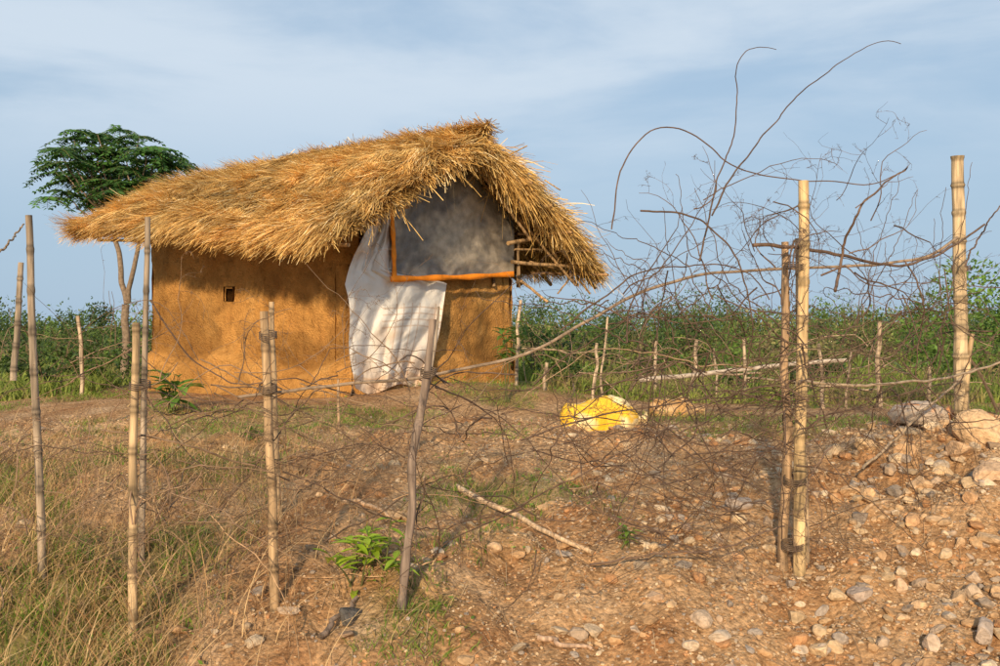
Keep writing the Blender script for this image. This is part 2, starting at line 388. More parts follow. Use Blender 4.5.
for side in (0,1):
    nu,nv_=90,50
    S,T=np.meshgrid(np.linspace(.012,.988,nu),np.linspace(.015,1,nv_))
    top=Sf(side,S,T);n_=NL if side==0 else NR
    top=top-n_*.02;bot=top-np.array([0,0,1])*(.09+.07*T[...,None])
    i=(np.arange(nv_-1)[:,None]*nu+np.arange(nu-1)[None]);Q=np.stack([i,i+1,i+nu+1,i+nu],-1).reshape(-1,4)
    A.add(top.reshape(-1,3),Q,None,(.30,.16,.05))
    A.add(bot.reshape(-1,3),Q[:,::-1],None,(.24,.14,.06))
    for sl in (np.s_[0,:],np.s_[:,0],np.s_[:,-1]):
        a_,b_=top[sl],bot[sl];k=len(a_);i=np.arange(k-1)
        A.add(np.concatenate([a_,b_]),np.stack([i,i+1,i+1+k,i+k],-1),None,(.28,.15,.05))
A.obj('thatch_bed',M_straw,hut,True)
A=Acc()
def strawcol(n,dk=0):
    t=U(0,1,n);C=mixc((.52,.29,.075),(.92,.63,.24),t**1.0)
    p=U(0,1,n)<.13;C[p]=C[p]*.40
    p=U(0,1,n)<.08;C[p]=np.array([.96,.76,.42])
    return C*(1-dk)
def strands(side,n,u=None,v=None,Lr=(.3,.7),spread=.16,lift=(.0,.06),w=(.0022,.005),K=5,dk=0,tip=(.0,.07)):
    if u is None: u=U(0,1,n)
    if v is None: v=U(.06,1.02,n)
    RL=4.3;SL=2.9
    Ls=U(*Lr,n)
    sw=(fbm(u*4,v*3,61+side,2)-.5)*.9+(fbm(u*18,v*9,63+side,2)-.5)*.9+Nn(0,spread*.7,n)
    t=np.linspace(0,1,K)[None]
    uu=u[:,None]+np.sin(sw)[:,None]*Ls[:,None]*t/RL
    vv=v[:,None]-np.cos(sw)[:,None]*Ls[:,None]*t/SL
    vm=-.075-.06*fbm(u*20,v*0,65,2)[:,None];vv=np.maximum(vv,vm+ .3*(vv-vm))
    PT=Sf(side,uu,vv);n_=NL if side==0 else NR
    tuft=np.clip((fbm(u*22,v*13,67,2)-.45)*4,0,1)
    l0=U(*lift,n)[:,None];l1=(U(*tip,n)*(.5+1.3*tuft))[:,None]
    PT=PT+n_*((l0+l1*t**2-.01)[...,None])
    PT[...,0:3]+=Nn(0,.005,PT.shape)
    W=U(*w,n)[:,None]*(1-.6*t**2)
    tg=nrm(PT[:,-1]-PT[:,0]);s=nrm(np.cross(tg,n_+Nn(0,.35,(n,3))))
    C=strawcol(n,dk)*(.66+.45*fbm(u*4,v*4,71,3)+.25*tuft)[:,None]
    ribbons(A,PT,W,s,C)
strands(0,38000);strands(1,9000)
for side,nn_ in ((0,3800),(1,800)):
    for k in range(9):
        vb=k/8.5+.04;u=U(0,1,nn_);v=vb+.16*(fbm(u*6,u*0+k,81,3)-.5)+U(0,.04,nn_)
        strands(side,nn_,u,v,(.16,.46),.3,(.02,.10),tip=(.0,.11))
u=U(0,1,6500);strands(0,6500,u,U(-.01,.10,6500),(.15,.42),.26,(-.10,.04),tip=(-.05,.03))
u=U(0,1,2700);strands(1,2700,u,U(-.01,.10,2700),(.15,.42),.3,(-.10,.04),tip=(-.05,.03))
n=5600;u=U(-.01,1.01,n);a=R0[None]*(1-u[:,None])+R1[None]*u[:,None]
d=nrm(Nn(0,1,(n,3))*[.7,.7,.3]+np.sign(U(-1,1,n))[:,None]*v3(gdn,0)*1.1+np.array([0,0,-.25]))
Ls=U(.15,.46,n);t=np.linspace(-.5,.5,5)
PT=a[:,None]+d[:,None]*(Ls[:,None]*t[None])[...,None];PT[...,2]+=U(-.03,.06,(n,1))-.5*(t[None]*Ls[:,None])**2*2+.02*Nn(0,1,(n,1))
ribbons(A,PT,np.full((n,5),.004),nrm(np.cross(d,rdir(n)*.4+[0,0,1])),strawcol(n))
f3=v3(gn,0)
for side,u0,nn_,sg in ((0,0.,7000,1),(1,0.,10500,1),(0,1.,3500,-1),(1,1.,1000,-1)):
    v=U(-.0,1.02,nn_);st=Sf(side,np.full(nn_,u0)+sg*U(-.01,.04,nn_),v)
    st[:,2]-=U(-.03,.17,nn_)*(.5+.5*v)
    dn=nrm((E0-R0) if side==0 else (F0-R0))
    rr=fbm(v*9,v*0+side,91,3)
    fw=(.3,1.0) if side==0 else (.05,.75)
    d=nrm(f3*sg*U(*fw,(nn_,1))+dn*U(.3,1.0,(nn_,1))+np.array([0,0,-1])*U(.0,.5,(nn_,1))*(1 if side else .3)+Nn(0,.28,(nn_,3)))
    Ls=U(.10,.36,nn_)*(.4+rr)*(.55+.45*np.clip(v*3,0,1))*(1.1 if side else .8);t=np.linspace(0,1,5)
    lg=U(0,1,nn_)<.05;Ls[lg]*=1.8
    PT=st[:,None]+d[:,None]*(Ls[:,None]*t)[...,None];PT[...,2]-=.4*(Ls[:,None]*t)**2
    ribbons(A,PT,U(.002,.0042,(nn_,1))*np.ones((1,5)),nrm(np.cross(d,rdir(nn_))),strawcol(nn_)*(.70+.4*rr[:,None]))
n=5000;u=U(0,.5,n);v=U(0.05,1,n);st=Sf(1,u,v);st[:,2]-=.13+.06*v
d=nrm(nrm(F0-R0)*U(.3,1,(n,1))+Nn(0,.25,(n,3))+np.array([0,0,-.15]));t=np.linspace(0,1,4);Ls=U(.10,.3,n)
ribbons(A,st[:,None]+d[:,None]*(Ls[:,None]*t)[...,None],np.full((n,4),.004),nrm(np.cross(d,rdir(n))),strawcol(n,.25))
A.obj('thatch_straw',M_straw,hut)
def pole_pts(a,b,K=24,wob=.01):
    t=np.linspace(0,1,K)[:,None];p=np.asarray(a)*(1-t)+np.asarray(b)*t
    q=np.stack([fbm(t[:,0]*3+U(0,99),t[:,0]*0,k,2)-.5 for k in range(3)],-1)
    return p+q*wob*2
def bamboo(acc,a,b,r,col=(.50,.36,.20),wob=.012,n=10,taper=.85,node=.24):
    Ln=np.linalg.norm(np.asarray(b)-np.asarray(a));K=max(12,int(Ln/.014))
    p=pole_pts(a,b,K,wob);s=np.linspace(0,Ln,K)+U(0,.2)
    nd=node*U(.8,1.1);ph=np.minimum(s%nd,nd-s%nd)
    rr=r*(1+(taper-1)*np.linspace(0,1,K))*(1+.20*np.exp(-(ph/.011)**2))
    c=np.array(col)[None]*(1-.60*np.exp(-((ph-.014)/.012)**2))[:,None]*(.62+.6*fbm(s*4,s*0,U(0,50),3))[:,None]
    c=c*(1-.12*(np.floor(s/nd)%2))[:,None]
    tubes(acc,p[None],rr[None],c[None],n)
A=Acc()
dz=lambda p,z:np.array(p)-np.array([0,0,z])
for side in (0,1):
    for u in (.03,.10,.2,.32,.45,.6,.75,.9):
        a=Sf(side,np.array(u),np.array(-.01 if side==0 else -.06));b_=Sf(side,np.array(u),np.array(.98))
        bamboo(A,dz(a,.14),dz(b_,.22),.022,(.42,.26,.12))
    for v in (.08,.25,.42,.6,.78):
        a=Sf(side,np.array(-.02 if side==0 else -.06),np.array(v));b_=Sf(side,np.array(.97),np.array(v))
        bamboo(A,dz(a,.20+.05*v),dz(b_,.22),.02,(.42,.25,.12))
bamboo(A,dz(R0,.29)+f3*.10,dz(R1,.30),.035,(.36,.24,.13))
bamboo(A,v3((C0+C1)/2+gn*.05,1.45),v3((C0+C1)/2+gn*.02,2.85),.035,(.34,.22,.12))
q=lambda px,py,o:plane_px(px,py,C0,gn,o)
for a,b_,r in (((508,243),(548,237),.026),((512,262),(585,268),.024),((506,180),(560,262),.024),((508,205),(575,285),.020),((520,280),(548,302),.020),((480,170),(530,240),.02),((560,255),(590,294),.016),((515,250),(560,250),.014),((500,160),(527,146),.010),((545,180),(560,190),.010),((575,270),(558,294),.013),((530,262),(600,280),.014)):
    bamboo(A,q(*a,.15+U(0,.3)),q(*b_,.25+U(0,.3)),r,(.52,.33,.16))
bamboo(A,v3(C1+gn*.06,1.4),v3(C1+gn*.06+gdn*-.02,2.05),.03,(.3,.2,.11))
bamboo(A,v3(C1-gdn*.5+gn*.03,1.4),v3(C1-gdn*.5,2.35),.022,(.3,.2,.11))
bamboo(A,v3(C0-gdn*.3+gn*.05,2.0),v3(C1+gdn*.5+gn*.05,2.0),.025,(.36,.23,.12))
A.obj('roof_poles',M_bamboo,hut,True)
def clothgrid(name,fn,nu,nv_,mt,colf,par):
    S,T=np.meshgrid(np.linspace(0,1,nu),np.linspace(0,1,nv_));V=np.zeros((nv_,nu,3));C=np.zeros((nv_,nu,3))
    for j in range(nv_):
        for i_ in range(nu):
            px,py,o=fn(S[j,i_],T[j,i_]);V[j,i_]=plane_px(px,py,C0,gn,o);C[j,i_]=colf(S[j,i_],T[j,i_],px,py)
    i=(np.arange(nv_-1)[:,None]*nu+np.arange(nu-1)[None]);Q=np.stack([i,i+1,i+nu+1,i+nu],-1)
    return mesh_obj(name,V,Q,None,mt,C.reshape(-1,3),par,True)
def fb1(x,y,s,o): return float(fbm(np.array(float(x)),np.array(float(y)),s,o))
M_tarp=mat('tarp_fabric',.6,9,.30,.45,70,spec=.35);M_orange=mat('orange_trim',.7,15,.2,.2,60);M_sheet=mat('white_sheet',.8,4,.10,.3,50,trans=.12)
def tf(s,t):
    px=392+122*s;yt=np.interp(px,[392,415,440,470,492,506,514],[200,188,177,172,178,200,216])+2*math.sin(s*15);yb=278-3.5*s+1.2*math.sin(s*19)
    o=.16+.02*math.sin(s*9+t*3)+.07*(fb1(s*3,t*3,3,3)-.5)+.05*(fb1(s*10+t*8,t*7,5,3)-.5)+.04*(1-t)*abs(math.sin(s*16+t*3))
    return px,yt+(yb-yt)*t,o
def tcl(s,t,px,py):
    d=fb1(s*5,t*4,13,5);k=max(0,min(1,(d-.34)*4))
    c=np.array([.19,.175,.16])*(1-k)+np.array([.46,.39,.30])*k
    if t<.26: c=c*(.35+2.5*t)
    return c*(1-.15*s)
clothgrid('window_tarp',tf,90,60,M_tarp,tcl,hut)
def trim(name,pts,w,o,par):
    A=Acc();K=40;pts=np.array(pts,float);s=np.linspace(0,1,K);d=np.r_[0,np.cumsum(np.hypot(*np.diff(pts,axis=0).T))];d/=d[-1]
    x=np.interp(s,d,pts[:,0]);y=np.interp(s,d,pts[:,1])
    c=np.array([plane_px(a,b_,C0,gn,o+.012*math.sin(k*.5)) for k,(a,b_) in enumerate(zip(x,y))])
    tg=nrm(np.gradient(c,axis=0));sd=nrm(np.cross(tg,v3(gn,0)))
    W=w*(1+.2*np.sin(s*21))
    a_=c-sd*W[:,None];b_=c+sd*W[:,None];e=v3(gn,0)*-.012
    V=np.stack([a_,b_,b_+e,a_+e],1);i=np.arange(K-1)[:,None]*4
    Q=np.concatenate([np.stack([i[:,0]+k,i[:,0]+(k+1)%4,i[:,0]+4+(k+1)%4,i[:,0]+4+k],-1) for k in range(4)])
    A.add(V.reshape(-1,3),Q,None,(.88,.27,.02));A.obj(name,M_orange,par,True)
trim('tarp_trim_bottom',[(391,279),(430,278),(470,277),(514,274)],.030,.245,hut)
trim('tarp_trim_side',[(392,206),(394,240),(395,277)],.030,.24,hut)
def sf(s,t):
    py=200+189*t
    l=np.interp(py,[200,225,250,285,330,389],[376,366,358,345,350,353])+2*math.sin(t*14);r=np.interp(py,[200,270,282,300,389],[392,397,449,445,423])+2*math.sin(t*11)
    px=l+(r-l)*s;py+=5*math.sin(s*7)*t**3+4*(fb1(s*4,0,21,2)-.5)*t
    o=.12+.035*math.sin(s*11+t*2.5)*(.4+t)+.12*(fb1(s*3+t,t*4,33,4)-.5)+.05*(fb1(s*8+t*6,t*14,35,3)-.5)+.03*abs(math.sin(s*17+t*9+3*fb1(s*2,t*3,37,2)))
    return px,py,o+.06*t
def scl(s,t,px,py):
    d=fb1(s*3,t*7,43,4);k=max(0,min(1,(d-.45)*3.2))
    c=np.array([.80,.77,.72])*(1-k)+np.array([.62,.50,.40])*k
    if t>.55 and s>.35:
        if (s*12)%1<.10 or (t*30)%1<.14: c=c*np.array([.78,.66,.58])
    if t>.92: c=c*np.array([.85,.72,.6])
    return c
clothgrid('door_sheet',sf,90,150,M_sheet,scl,hut)
# ---------------- fence
fence=empty('bamboo_fence')
A=Acc()
def post(px0,py0,px1,py1,r,col,D=None,kind='b',wob=.010):
    g_=gpx(px1,py1) if D is None else P(px1,py1,D)
    D_=g_[1];top=P(px0,py0,D_+U(-.08,.08));bot=g_+(g_-top)*.08
    if kind=='b': bamboo(A,bot,top,r,col,wob,12,.8,.21)
    else:
        K=60;p=pole_pts(bot,top,K,wob*3.5);rr=r*(1-.3*np.linspace(0,1,K))*(1+.3*(vn(np.linspace(0,14,K),np.zeros(K),U(0,9))-.5))
        cc=np.array(col)*(.6+.8*fbm(np.linspace(0,20,K),np.zeros(K),5,3))[:,None]
        tubes(A,p[None],rr[None],cc[None],9)
    return top,bot
BC=(.58,.41,.23);BG=(.36,.28,.20)
post(803,180,800,574,.033,(.62,.44,.23))
post(784,243,788,572,.028,(.36,.24,.14),kind='w')
post(797,238,806,562,.014,(.5,.36,.22))
post(957,155,962,425,.048,(.60,.45,.27),D=6.55)
post(972,335,962,428,.020,BC,D=6.5)
post(135,322,133,638,.022,BC)
post(147,216,142,560,.018,BG)
post(264,312,276,608,.025,(.50,.34,.19))
post(272,302,280,520,.018,(.48,.34,.2))
post(430,316,406,612,.025,(.24,.18,.14),kind='w')
post(441,306,420,450,.015,(.30,.24,.18),kind='w')
post(28,216,42,578,.021,BG)
post(22,262,14,372,.026,BG,D=7.6)
post(338,380,338,430,.012,(.42,.28,.16))
A.obj('fence_posts',M_bamboo,fence,True)
A=Acc()
def lash(px,py,D,r,n_=4):
    c=P(px,py,D);K=24*n_;th=np.linspace(0,2*np.pi*n_,K)
    p=np.stack([c[0]+r*np.cos(th),c[1]+r*.9*np.sin(th),c[2]+np.linspace(-.018,.018,K)+.012*np.sin(th)],-1)
    tubes(A,p[None],np.full((1,K),.003),np.array([[[.14,.10,.07]]])*np.ones((1,K,1)),5)
D5=gpx(800,574)[1]
for px,py,D,r in ((796,266,D5,.060),(795,480,D5,.056),(793,545,D5,.056),(140,385,gpx(133,638)[1]+.05,.048),(268,388,gpx(276,608)[1],.042),(428,372,gpx(406,612)[1],.036),(961,268,6.55,.058),(268,335,gpx(276,608)[1],.042)): lash(px,py,D,r)
A.obj('rope_lashings',M_twig,fence,True)
A=Acc()
TW=(.13,.085,.06);TG=(.33,.25,.17)
def curve(pts,D0,D1,r0,r1,col=TW,K=60,n=6,wob=1.5,ons=False):
    pts=np.array(pts,float);d=np.r_[0,np.cumsum(np.hypot(*np.diff(pts,axis=0).T))];d/=d[-1];s=np.linspace(0,1,K)
    x=np.interp(s,d,pts[:,0]);y=np.interp(s,d,pts[:,1])
    for _ in range(3*K//20+3):
        x[1:-1]=(x[:-2]+2*x[1:-1]+x[2:])/4;y[1:-1]=(y[:-2]+2*y[1:-1]+y[2:])/4
    x=x+(fbm(s*14+U(0,99),s*0,1,3)-.5)*wob*3;y=y+(fbm(s*14+U(0,99),s*0,2,3)-.5)*wob*3
    DD=D0+(D1-D0)*s+(fbm(s*3+U(0,99),s*0,3,2)-.5)*.4
    p=np.stack([(x-500)/F*DD,DD,CZ-(y-HY)/F*DD],-1)
    tubes(A,p[None],(r0+(r1-r0)*s)[None],np.broadcast_to(np.array(col)*U(.8,1.2),(1,K,3)),n)
    return p
curve([(238,398),(330,385),(420,378),(500,362),(545,348),(590,318),(640,292),(700,274),(780,268),(860,264),(930,262),(958,238)],4.7,6.3,.009,.010,(.26,.19,.13),120)
curve([(752,245),(800,246),(850,258),(900,268),(945,252),(985,225)],4.9,6.2,.011,.006,TW)
curve([(712,215),(730,178),(765,135),(800,92),(850,55),(882,39),(900,44)],5.1,5.3,.005,.0018,TW)
curve([(700,260),(712,195),(733,140),(738,95),(733,68),(748,45),(776,50)],5.1,5.2,.005,.0018,TW)
curve([(612,230),(622,160),(650,123),(690,128),(720,160),(765,178),(820,182),(880,186),(905,170)],5.0,5.4,.004,.003,TW)
curve([(835,290),(845,240),(862,205),(888,180),(908,168)],5.2,5.4,.009,.004,TW)
curve([(640,380),(720,372),(790,364),(846,360)],9.0,9.2,.024,.020,(.46,.38,.30),wob=.6)
curve([(800,382),(850,386),(920,381),(975,372),(1005,360)],5.0,5.8,.009,.007,TG)
curve([(862,470),(900,435),(930,405),(975,368)],5.8,6.2,.009,.007,TG)
curve([(0,252),(12,240),(24,225)],4.9,4.9,.006,.004,TG)
curve([(520,440),(600,415),(690,400),(790,395),(880,400),(960,380)],4.9,5.8,.005,.003,TW)
curve([(560,330),(640,270),(720,262),(760,280),(770,300)],4.9,5.0,.005,.003,TW)
curve([(590,565),(650,555),(720,550),(785,525)],4.9,4.8,.006,.004,TW)
curve([(100,430),(170,440),(265,470),(340,500),(400,522)],4.8,5.0,.005,.006,(.24,.16,.1))
curve([(420,380),(470,400),(520,430),(560,480),(600,520)],4.9,5.0,.004,.002,TW)
curve([(150,300),(190,360),(235,385),(300,378),(350,395)],4.8,4.9,.004,.003,TW)
curve([(640,210),(700,215),(740,260),(755,330),(740,400)],5.0,5.1,.005,.003,TW)
curve([(905,260),(925,300),(915,380),(940,420)],5.8,5.9,.005,.003,TW)
curve([(965,265),(980,235),(1000,205)],6.2,6.2,.006,.004,TW)
for _ in range(46):
    x0=U(130,860);x1=x0+U(110,300)*(1 if U()<.6 else -1);y0=U(350,540);y1=U(350,560);ym=(y0+y1)/2+U(-90,70)
    y0,y1,ym=[max(v,345) for v in (y0,y1,ym)]
    curve([(x0,y0),((x0+x1)/2+U(-40,40),ym),(x1,y1)],4.85+U(-.15,.25),4.9+U(-.15,.25),U(.0026,.0042),.0015,TW if U()<.75 else (.3,.2,.12),50,4,3)
for _ in range(44):
    x0=U(590,960);x1=x0+U(-170,170);y0=U(300,430);y1=U(160,330);
    dd=.9*(max(x0,x1)>880)
    curve([(x0,y0),((x0+x1)/2+U(-70,70),(y0+y1)/2+U(-30,30)),(x1,y1)],5.0+U(-.15,.25)+dd,5.1+U(-.15,.25)+dd,U(.003,.0045),.0015,TW,50,4,3)
def walk(p0,d0,Ls,K,curl,grav):
    n=len(p0);P_=np.zeros((n,K,3));P_[:,0]=p0;d=d0.copy();c=rdir(n)*curl
    st=Ls/(K-1)
    for k in range(1,K):
        d=nrm(d+c*.5+Nn(0,curl*.8,(n,3))+np.array([0,0,-grav]));P_[:,k]=P_[:,k-1]+d*st[:,None]
        c=nrm(c+Nn(0,.5,(n,3))*curl)*curl
    return P_
def fl(px):
    return np.interp(px,[0,140,270,420,600,800,960,1050],[5.0,4.75,4.8,4.9,4.95,5.0,6.4,6.6])
def tang(n,pxr,pyr,Lr,r,col,dsp=.22,flat=.5,up=.2,gr=.05,ns=5,ns2=2,curl=.22,ymin=None):
    px=U(*pxr,n);py=U(*pyr,n);D=fl(px)+Nn(0,dsp,n)
    p0=np.stack([(px-500)/F*D,D,CZ-(py-HY)/F*D],-1)
    p0[:,2]=np.maximum(p0[:,2],H(p0[:,0],p0[:,1])+.03)
    d0=Nn(0,1,(n,3))*[1,.35,flat];d0[:,2]+=up;d0=nrm(d0)
    Ls=U(*Lr,n);K=16;W=walk(p0,d0,Ls,K,curl,gr)
    W[...,2]=np.maximum(W[...,2],H(W[...,0],W[...,1])+.01)
    rr=r*U(.6,1.3,n)[:,None]*(1-.7*np.linspace(0,1,K))[None]
    tubes(A,W,rr,np.array(col)[None]*U(.7,1.5,(n,1)),4)
    par=W;pr=rr;ln=Ls
    for lev,m in ((0,ns),(1,ns2)):
        nn_=len(par)*m;ix=rng.integers(0,len(par),nn_);kx=rng.integers(2,par.shape[1]-1,nn_)
        s=par[ix,kx];tg=nrm(par[ix,kx+0]-par[ix,kx-1]);d=nrm(tg*.6+rdir(nn_)*[.9,.5,.9])
        L2=ln[ix]*U(.15,.5,nn_);K2=8
        W2=walk(s,d,L2,K2,curl*1.2,gr)
        W2[...,2]=np.maximum(W2[...,2],H(W2[...,0],W2[...,1])+.008)
        r2=np.maximum(pr[ix,kx]*.6,.0011)[:,None]*(1-.6*np.linspace(0,1,K2))[None]
        tubes(A,W2,r2,np.array(col)[None]*U(.7,1.5,(nn_,1)),3)
        nt_=len(W2)*3;ix=rng.integers(0,len(W2),nt_);kx=rng.integers(1,K2,nt_);s=W2[ix,kx];d=rdir(nt_)
        tt=np.stack([s,s+d*U(.008,.022,nt_)[:,None]],1);tubes(A,tt,np.tile([[.0011,.0004]],(nt_,1)),np.array(col)[None]*np.ones((nt_,1)),3)
        par=W2;pr=r2;ln=L2
tang(46,(620,830),(270,490),(.5,1.0),.0040,TW,up=.15,flat=.8,gr=.03,ns=6)
tang(22,(680,900),(200,300),(.4,.8),.0036,TW,up=.2,flat=.8,gr=.02,ns=5)
tang(46,(800,1010),(270,450),(.5,1.0),.0044,TW,flat=.8,ns=7)
tang(66,(380,800),(370,560),(.5,1.1),.0036,TW,flat=.5,ns=5,up=.1)
tang(60,(130,430),(360,560),(.5,1.0),.0033,(.20,.13,.08),flat=.6,ns=5,up=.08)
tang(34,(-20,180),(360,600),(.4,.9),.0034,(.22,.14,.09),flat=.8,ns=5)
tang(24,(150,620),(480,640),(.4,.9),.0034,(.36,.23,.13),flat=.4,ns=4,up=.05)
A.obj('thorn_branches',M_twig,fence,True)
for (a,b_,r,c) in (((455,490),(592,557),.020,(.62,.43,.26)),((340,505),(400,523),.014,(.54,.36,.22)),((258,463),(350,470),.010,(.3,.18,.1)),((285,450),(345,462),.013,(.5,.3,.15)),((540,640),(590,655),.014,(.45,.3,.2)),((280,470),(330,455),.011,(.3,.18,.1)),((270,458),(320,448),.011,(.46,.27,.13)),((300,474),(352,458),.010,(.42,.25,.12)),((860,520),(905,498),.012,(.5,.34,.2)),((320,640),(360,600),.015,(.22,.16,.12))):
    A=Acc();p0=gpx(*a);p1=gpx(*b_);K=30;t=np.linspace(0,1,K)[:,None];p=p0*(1-t)+p1*t
    q_=np.maximum(p[:,2],H(p[:,0],p[:,1]));p[:,2]=q_+r*.8
    for _ in range(6): p[1:-1,2]=(p[:-2,2]+2*p[1:-1,2]+p[2:,2])/4
    p[:,:2]+=(fbm(t*4+U(0,50),t*0,3,2)-.5)*.06
    tubes(A,p[None],(r*(1-.4*t[:,0]))[None],np.broadcast_to(np.array(c),(1,K,3)),8);A.obj('fallen_stick',M_bamboo,None,True)
far=empty('stick_fence')
A=Acc()
for a,b_,r in (((655,342),(657,404),.02),((697,342),(687,402),.024),((745,340),(744,405),.022),((878,320),(880,420),.028),((597,343),(594,398),.02),((608,318),(600,396),.014),((520,300),(518,386),.02),((925,330),(932,420),.02),((548,362),(544,392),.022),((80,315),(82,368),.024),((714,350),(716,395),.015),((820,345),(823,410),.02),((850,350),(846,405),.014)):
    D=10.5 if a[0]>100 else 11;D=11.5 if 640<a[0]<760 else D
    top=P(*a,D);bx=P(*b_,D);bx[2]=H(bx[0],bx[1])-.1
    bamboo(A,bx,top,r,(.50,.38,.26),.03,8)
for a,b_,r in (((640,378),(760,372),.014),((745,380),(880,388),.012),((520,350),(600,352),.008)):
    bamboo(A,P(*a,11.3),P(*b_,10.9),r,(.4,.3,.2),.05,7)
A.obj('stick_posts',M_bamboo,far,True)
A=Acc()
sv=fl
fl=lambda px:np.full_like(px,11.0)
tang(46,(520,1010),(345,405),(.6,1.6),.006,(.30,.21,.14),dsp=.6,flat=.4,ns=4,ns2=1)
tang(6,(30,140),(335,365),(.6,1.4),.006,(.26,.18,.12),dsp=.4,flat=.4,ns=4,ns2=1)
fl=sv
A.obj('stick_brush',M_twig,far,True)
# ---------------- sacks
M_yel=mat('woven_plastic',.55,6,.18,.35,90,spec=.35)
def sack(name,px,py,lx,ly,lz,rot,c1_,c2_,seed):
    g_=gpx(px,py);nu,nv_=96,60
    a=np.linspace(0,2*np.pi,nu,endpoint=False);b_=np.linspace(-1,1,nv_)
    Aa,B=np.meshgrid(a,b_)
    prof=(1-np.abs(B)**3.2)**.5*(1-.35*ss(.5,1,B))+.03
    ca=np.cos(Aa);sa=np.sin(Aa)
    y_=np.sign(ca)*np.abs(ca)**.8*prof;z_=np.sign(sa)*np.abs(sa)**.8*prof*(1+.6*(fbm(B*2+seed,Aa*0,3,2)-.5))
    wr=1+.26*(fbm(B*3+seed,np.cos(Aa)*2+np.sin(Aa)*3,seed,4)-.5)+.05*np.sin(Aa*5+B*6)*ss(.2,1,np.abs(B))-.07*np.abs(np.sin(B*7+np.cos(Aa)*3+seed))**8
    Xl=B*lx;Yl=y_*ly*wr;Zl=np.maximum(z_*wr,-.55)*lz+lz*.5
    Xw=Xl*math.cos(rot)-Yl*math.sin(rot);Yw=Xl*math.sin(rot)+Yl*math.cos(rot)
    V=np.stack([g_[0]+Xw,g_[1]+Yw+ly*.6,g_[2]+Zl],-1)
    i=(np.arange(nv_-1)[:,None]*nu);j=np.arange(nu)[None];Q=np.stack([i+j,i+(j+1)%nu,i+nu+(j+1)%nu,i+nu+j],-1)
    k=np.clip(ss(.50,.62,fbm(B*2.2+seed,np.cos(Aa)*1.5+np.sin(Aa),seed+4,3)+.2*ss(.2,1,B)-.07),0,1)[...,None]
    C=np.array(c1_)*(1-k)+np.array(c2_)*k
    A=Acc();A.add(V.reshape(-1,3),Q,None,C.reshape(-1,3))
    e=np.array([math.cos(rot),math.sin(rot),0]);tip=g_+e*lx+[0,ly*.6,lz*.5]
    th=np.linspace(0,2*np.pi,17)[:-1]
    R_=[]
    for k_,(dx,rr) in enumerate(((-.03,.05),(.02,.022),(.07,.06))):
        R_.append([tip+e*dx+np.array([-e[1],e[0],0])*math.cos(t_)*rr*(1+.3*math.sin(3*t_))+np.array([0,0,1])*math.sin(t_)*rr*.8*(1+.3*math.cos(4*t_)) for t_ in th])
    R_=np.array(R_);i=(np.arange(2)[:,None]*16);j=np.arange(16)[None];A.add(R_.reshape(-1,3),np.stack([i+j,i+(j+1)%16,i+16+(j+1)%16,i+16+j],-1),None,c2_)
    return A.obj(name,M_yel,None,True)
sack('yellow_sack',601,431,.35,.21,.18,.08,(.90,.52,.03),(.84,.66,.34),4)
sack('brown_sack',674,416,.24,.15,.11,-.3,(.58,.32,.11),(.62,.40,.2),8)
sack('cement_sack',925,424,.20,.15,.085,.4,(.46,.36,.27),(.6,.28,.12),12)
# ---------------- plants
def leafy(name,px,py,hgt,nst,LL,WW,c1_,c2_,D=None,spread=.25,nl_=7,droop=.2,lowz=.35):
    g_=gpx(px,py) if D is None else np.array([(px-500)/F*D,D,float(H((px-500)/F*D,D))])
    A=Acc()
    d0=nrm(Nn(0,spread,(nst,3))+[0,0,1]);p0=np.repeat(g_[None],nst,0)+Nn(0,.02,(nst,3))*[1,1,0]
    W=walk(p0,d0,U(.7,1.1,nst)*hgt,12,.06,-.01)
    tubes(A,W,np.full((nst,1),.006)*np.linspace(1,.4,12)[None],np.tile([[.16,.16,.06]],(nst,1)),5)
    nn_=nst*nl_;ix=np.repeat(np.arange(nst),nl_);kx=rng.integers(int(12*lowz),12,nn_)
    a=U(0,6.28,nn_);d=nrm(np.stack([np.cos(a),np.sin(a),U(-.3,.7,nn_)],-1));c=W[ix,kx]
    L_=U(.6,1.1,nn_)*LL
    K=6;t=np.linspace(0,1,K);s=nrm(np.cross(d,[0,0,1.]));up=nrm(np.cross(s,d))
    cen=c[:,None]+d[:,None]*(L_[:,None]*t)[...,None]-np.array([0,0,1])*(droop*L_[:,None]*t**2)[...,None]
    wd=WW*.5*np.sin(np.pi*np.clip(t,.02,.98)**.8)
    l=cen+s[:,None]*wd[None,:,None]+up[:,None]*(wd*.35)[None,:,None];r=cen-s[:,None]*wd[None,:,None]+up[:,None]*(wd*.35)[None,:,None]
    V=np.stack([l,cen,r],2).reshape(-1,3);i=(np.arange(nn_)[:,None]*K*3+np.arange(K-1)[None]*3)
    Q=np.concatenate([np.stack([i,i+1,i+4,i+3],-1).reshape(-1,4),np.stack([i+1,i+2,i+5,i+4],-1).reshape(-1,4)])
    A.add(V,Q,None,np.repeat(mixc(c1_,c2_,U(0,1,nn_)),K*3,0))
    A.obj(name,M_leaf,None,True)
leafy('leafy_seedling',352,588,.28,5,.14,.040,(.26,.42,.03),(.50,.62,.06),spread=.5,nl_=8,lowz=.5)
leafy('leafy_seedling',414,594,.24,3,.12,.036,(.22,.38,.03),(.44,.56,.06),spread=.35,nl_=7,lowz=.5)
leafy('leafy_seedling',386,570,.26,5,.13,.038,(.22,.38,.03),(.44,.58,.05),spread=.4,nl_=8,lowz=.5)
leafy('broadleaf_plant',172,402,.40,8,.30,.09,(.09,.19,.03),(.20,.34,.05),D=9.2,spread=.35,nl_=4)
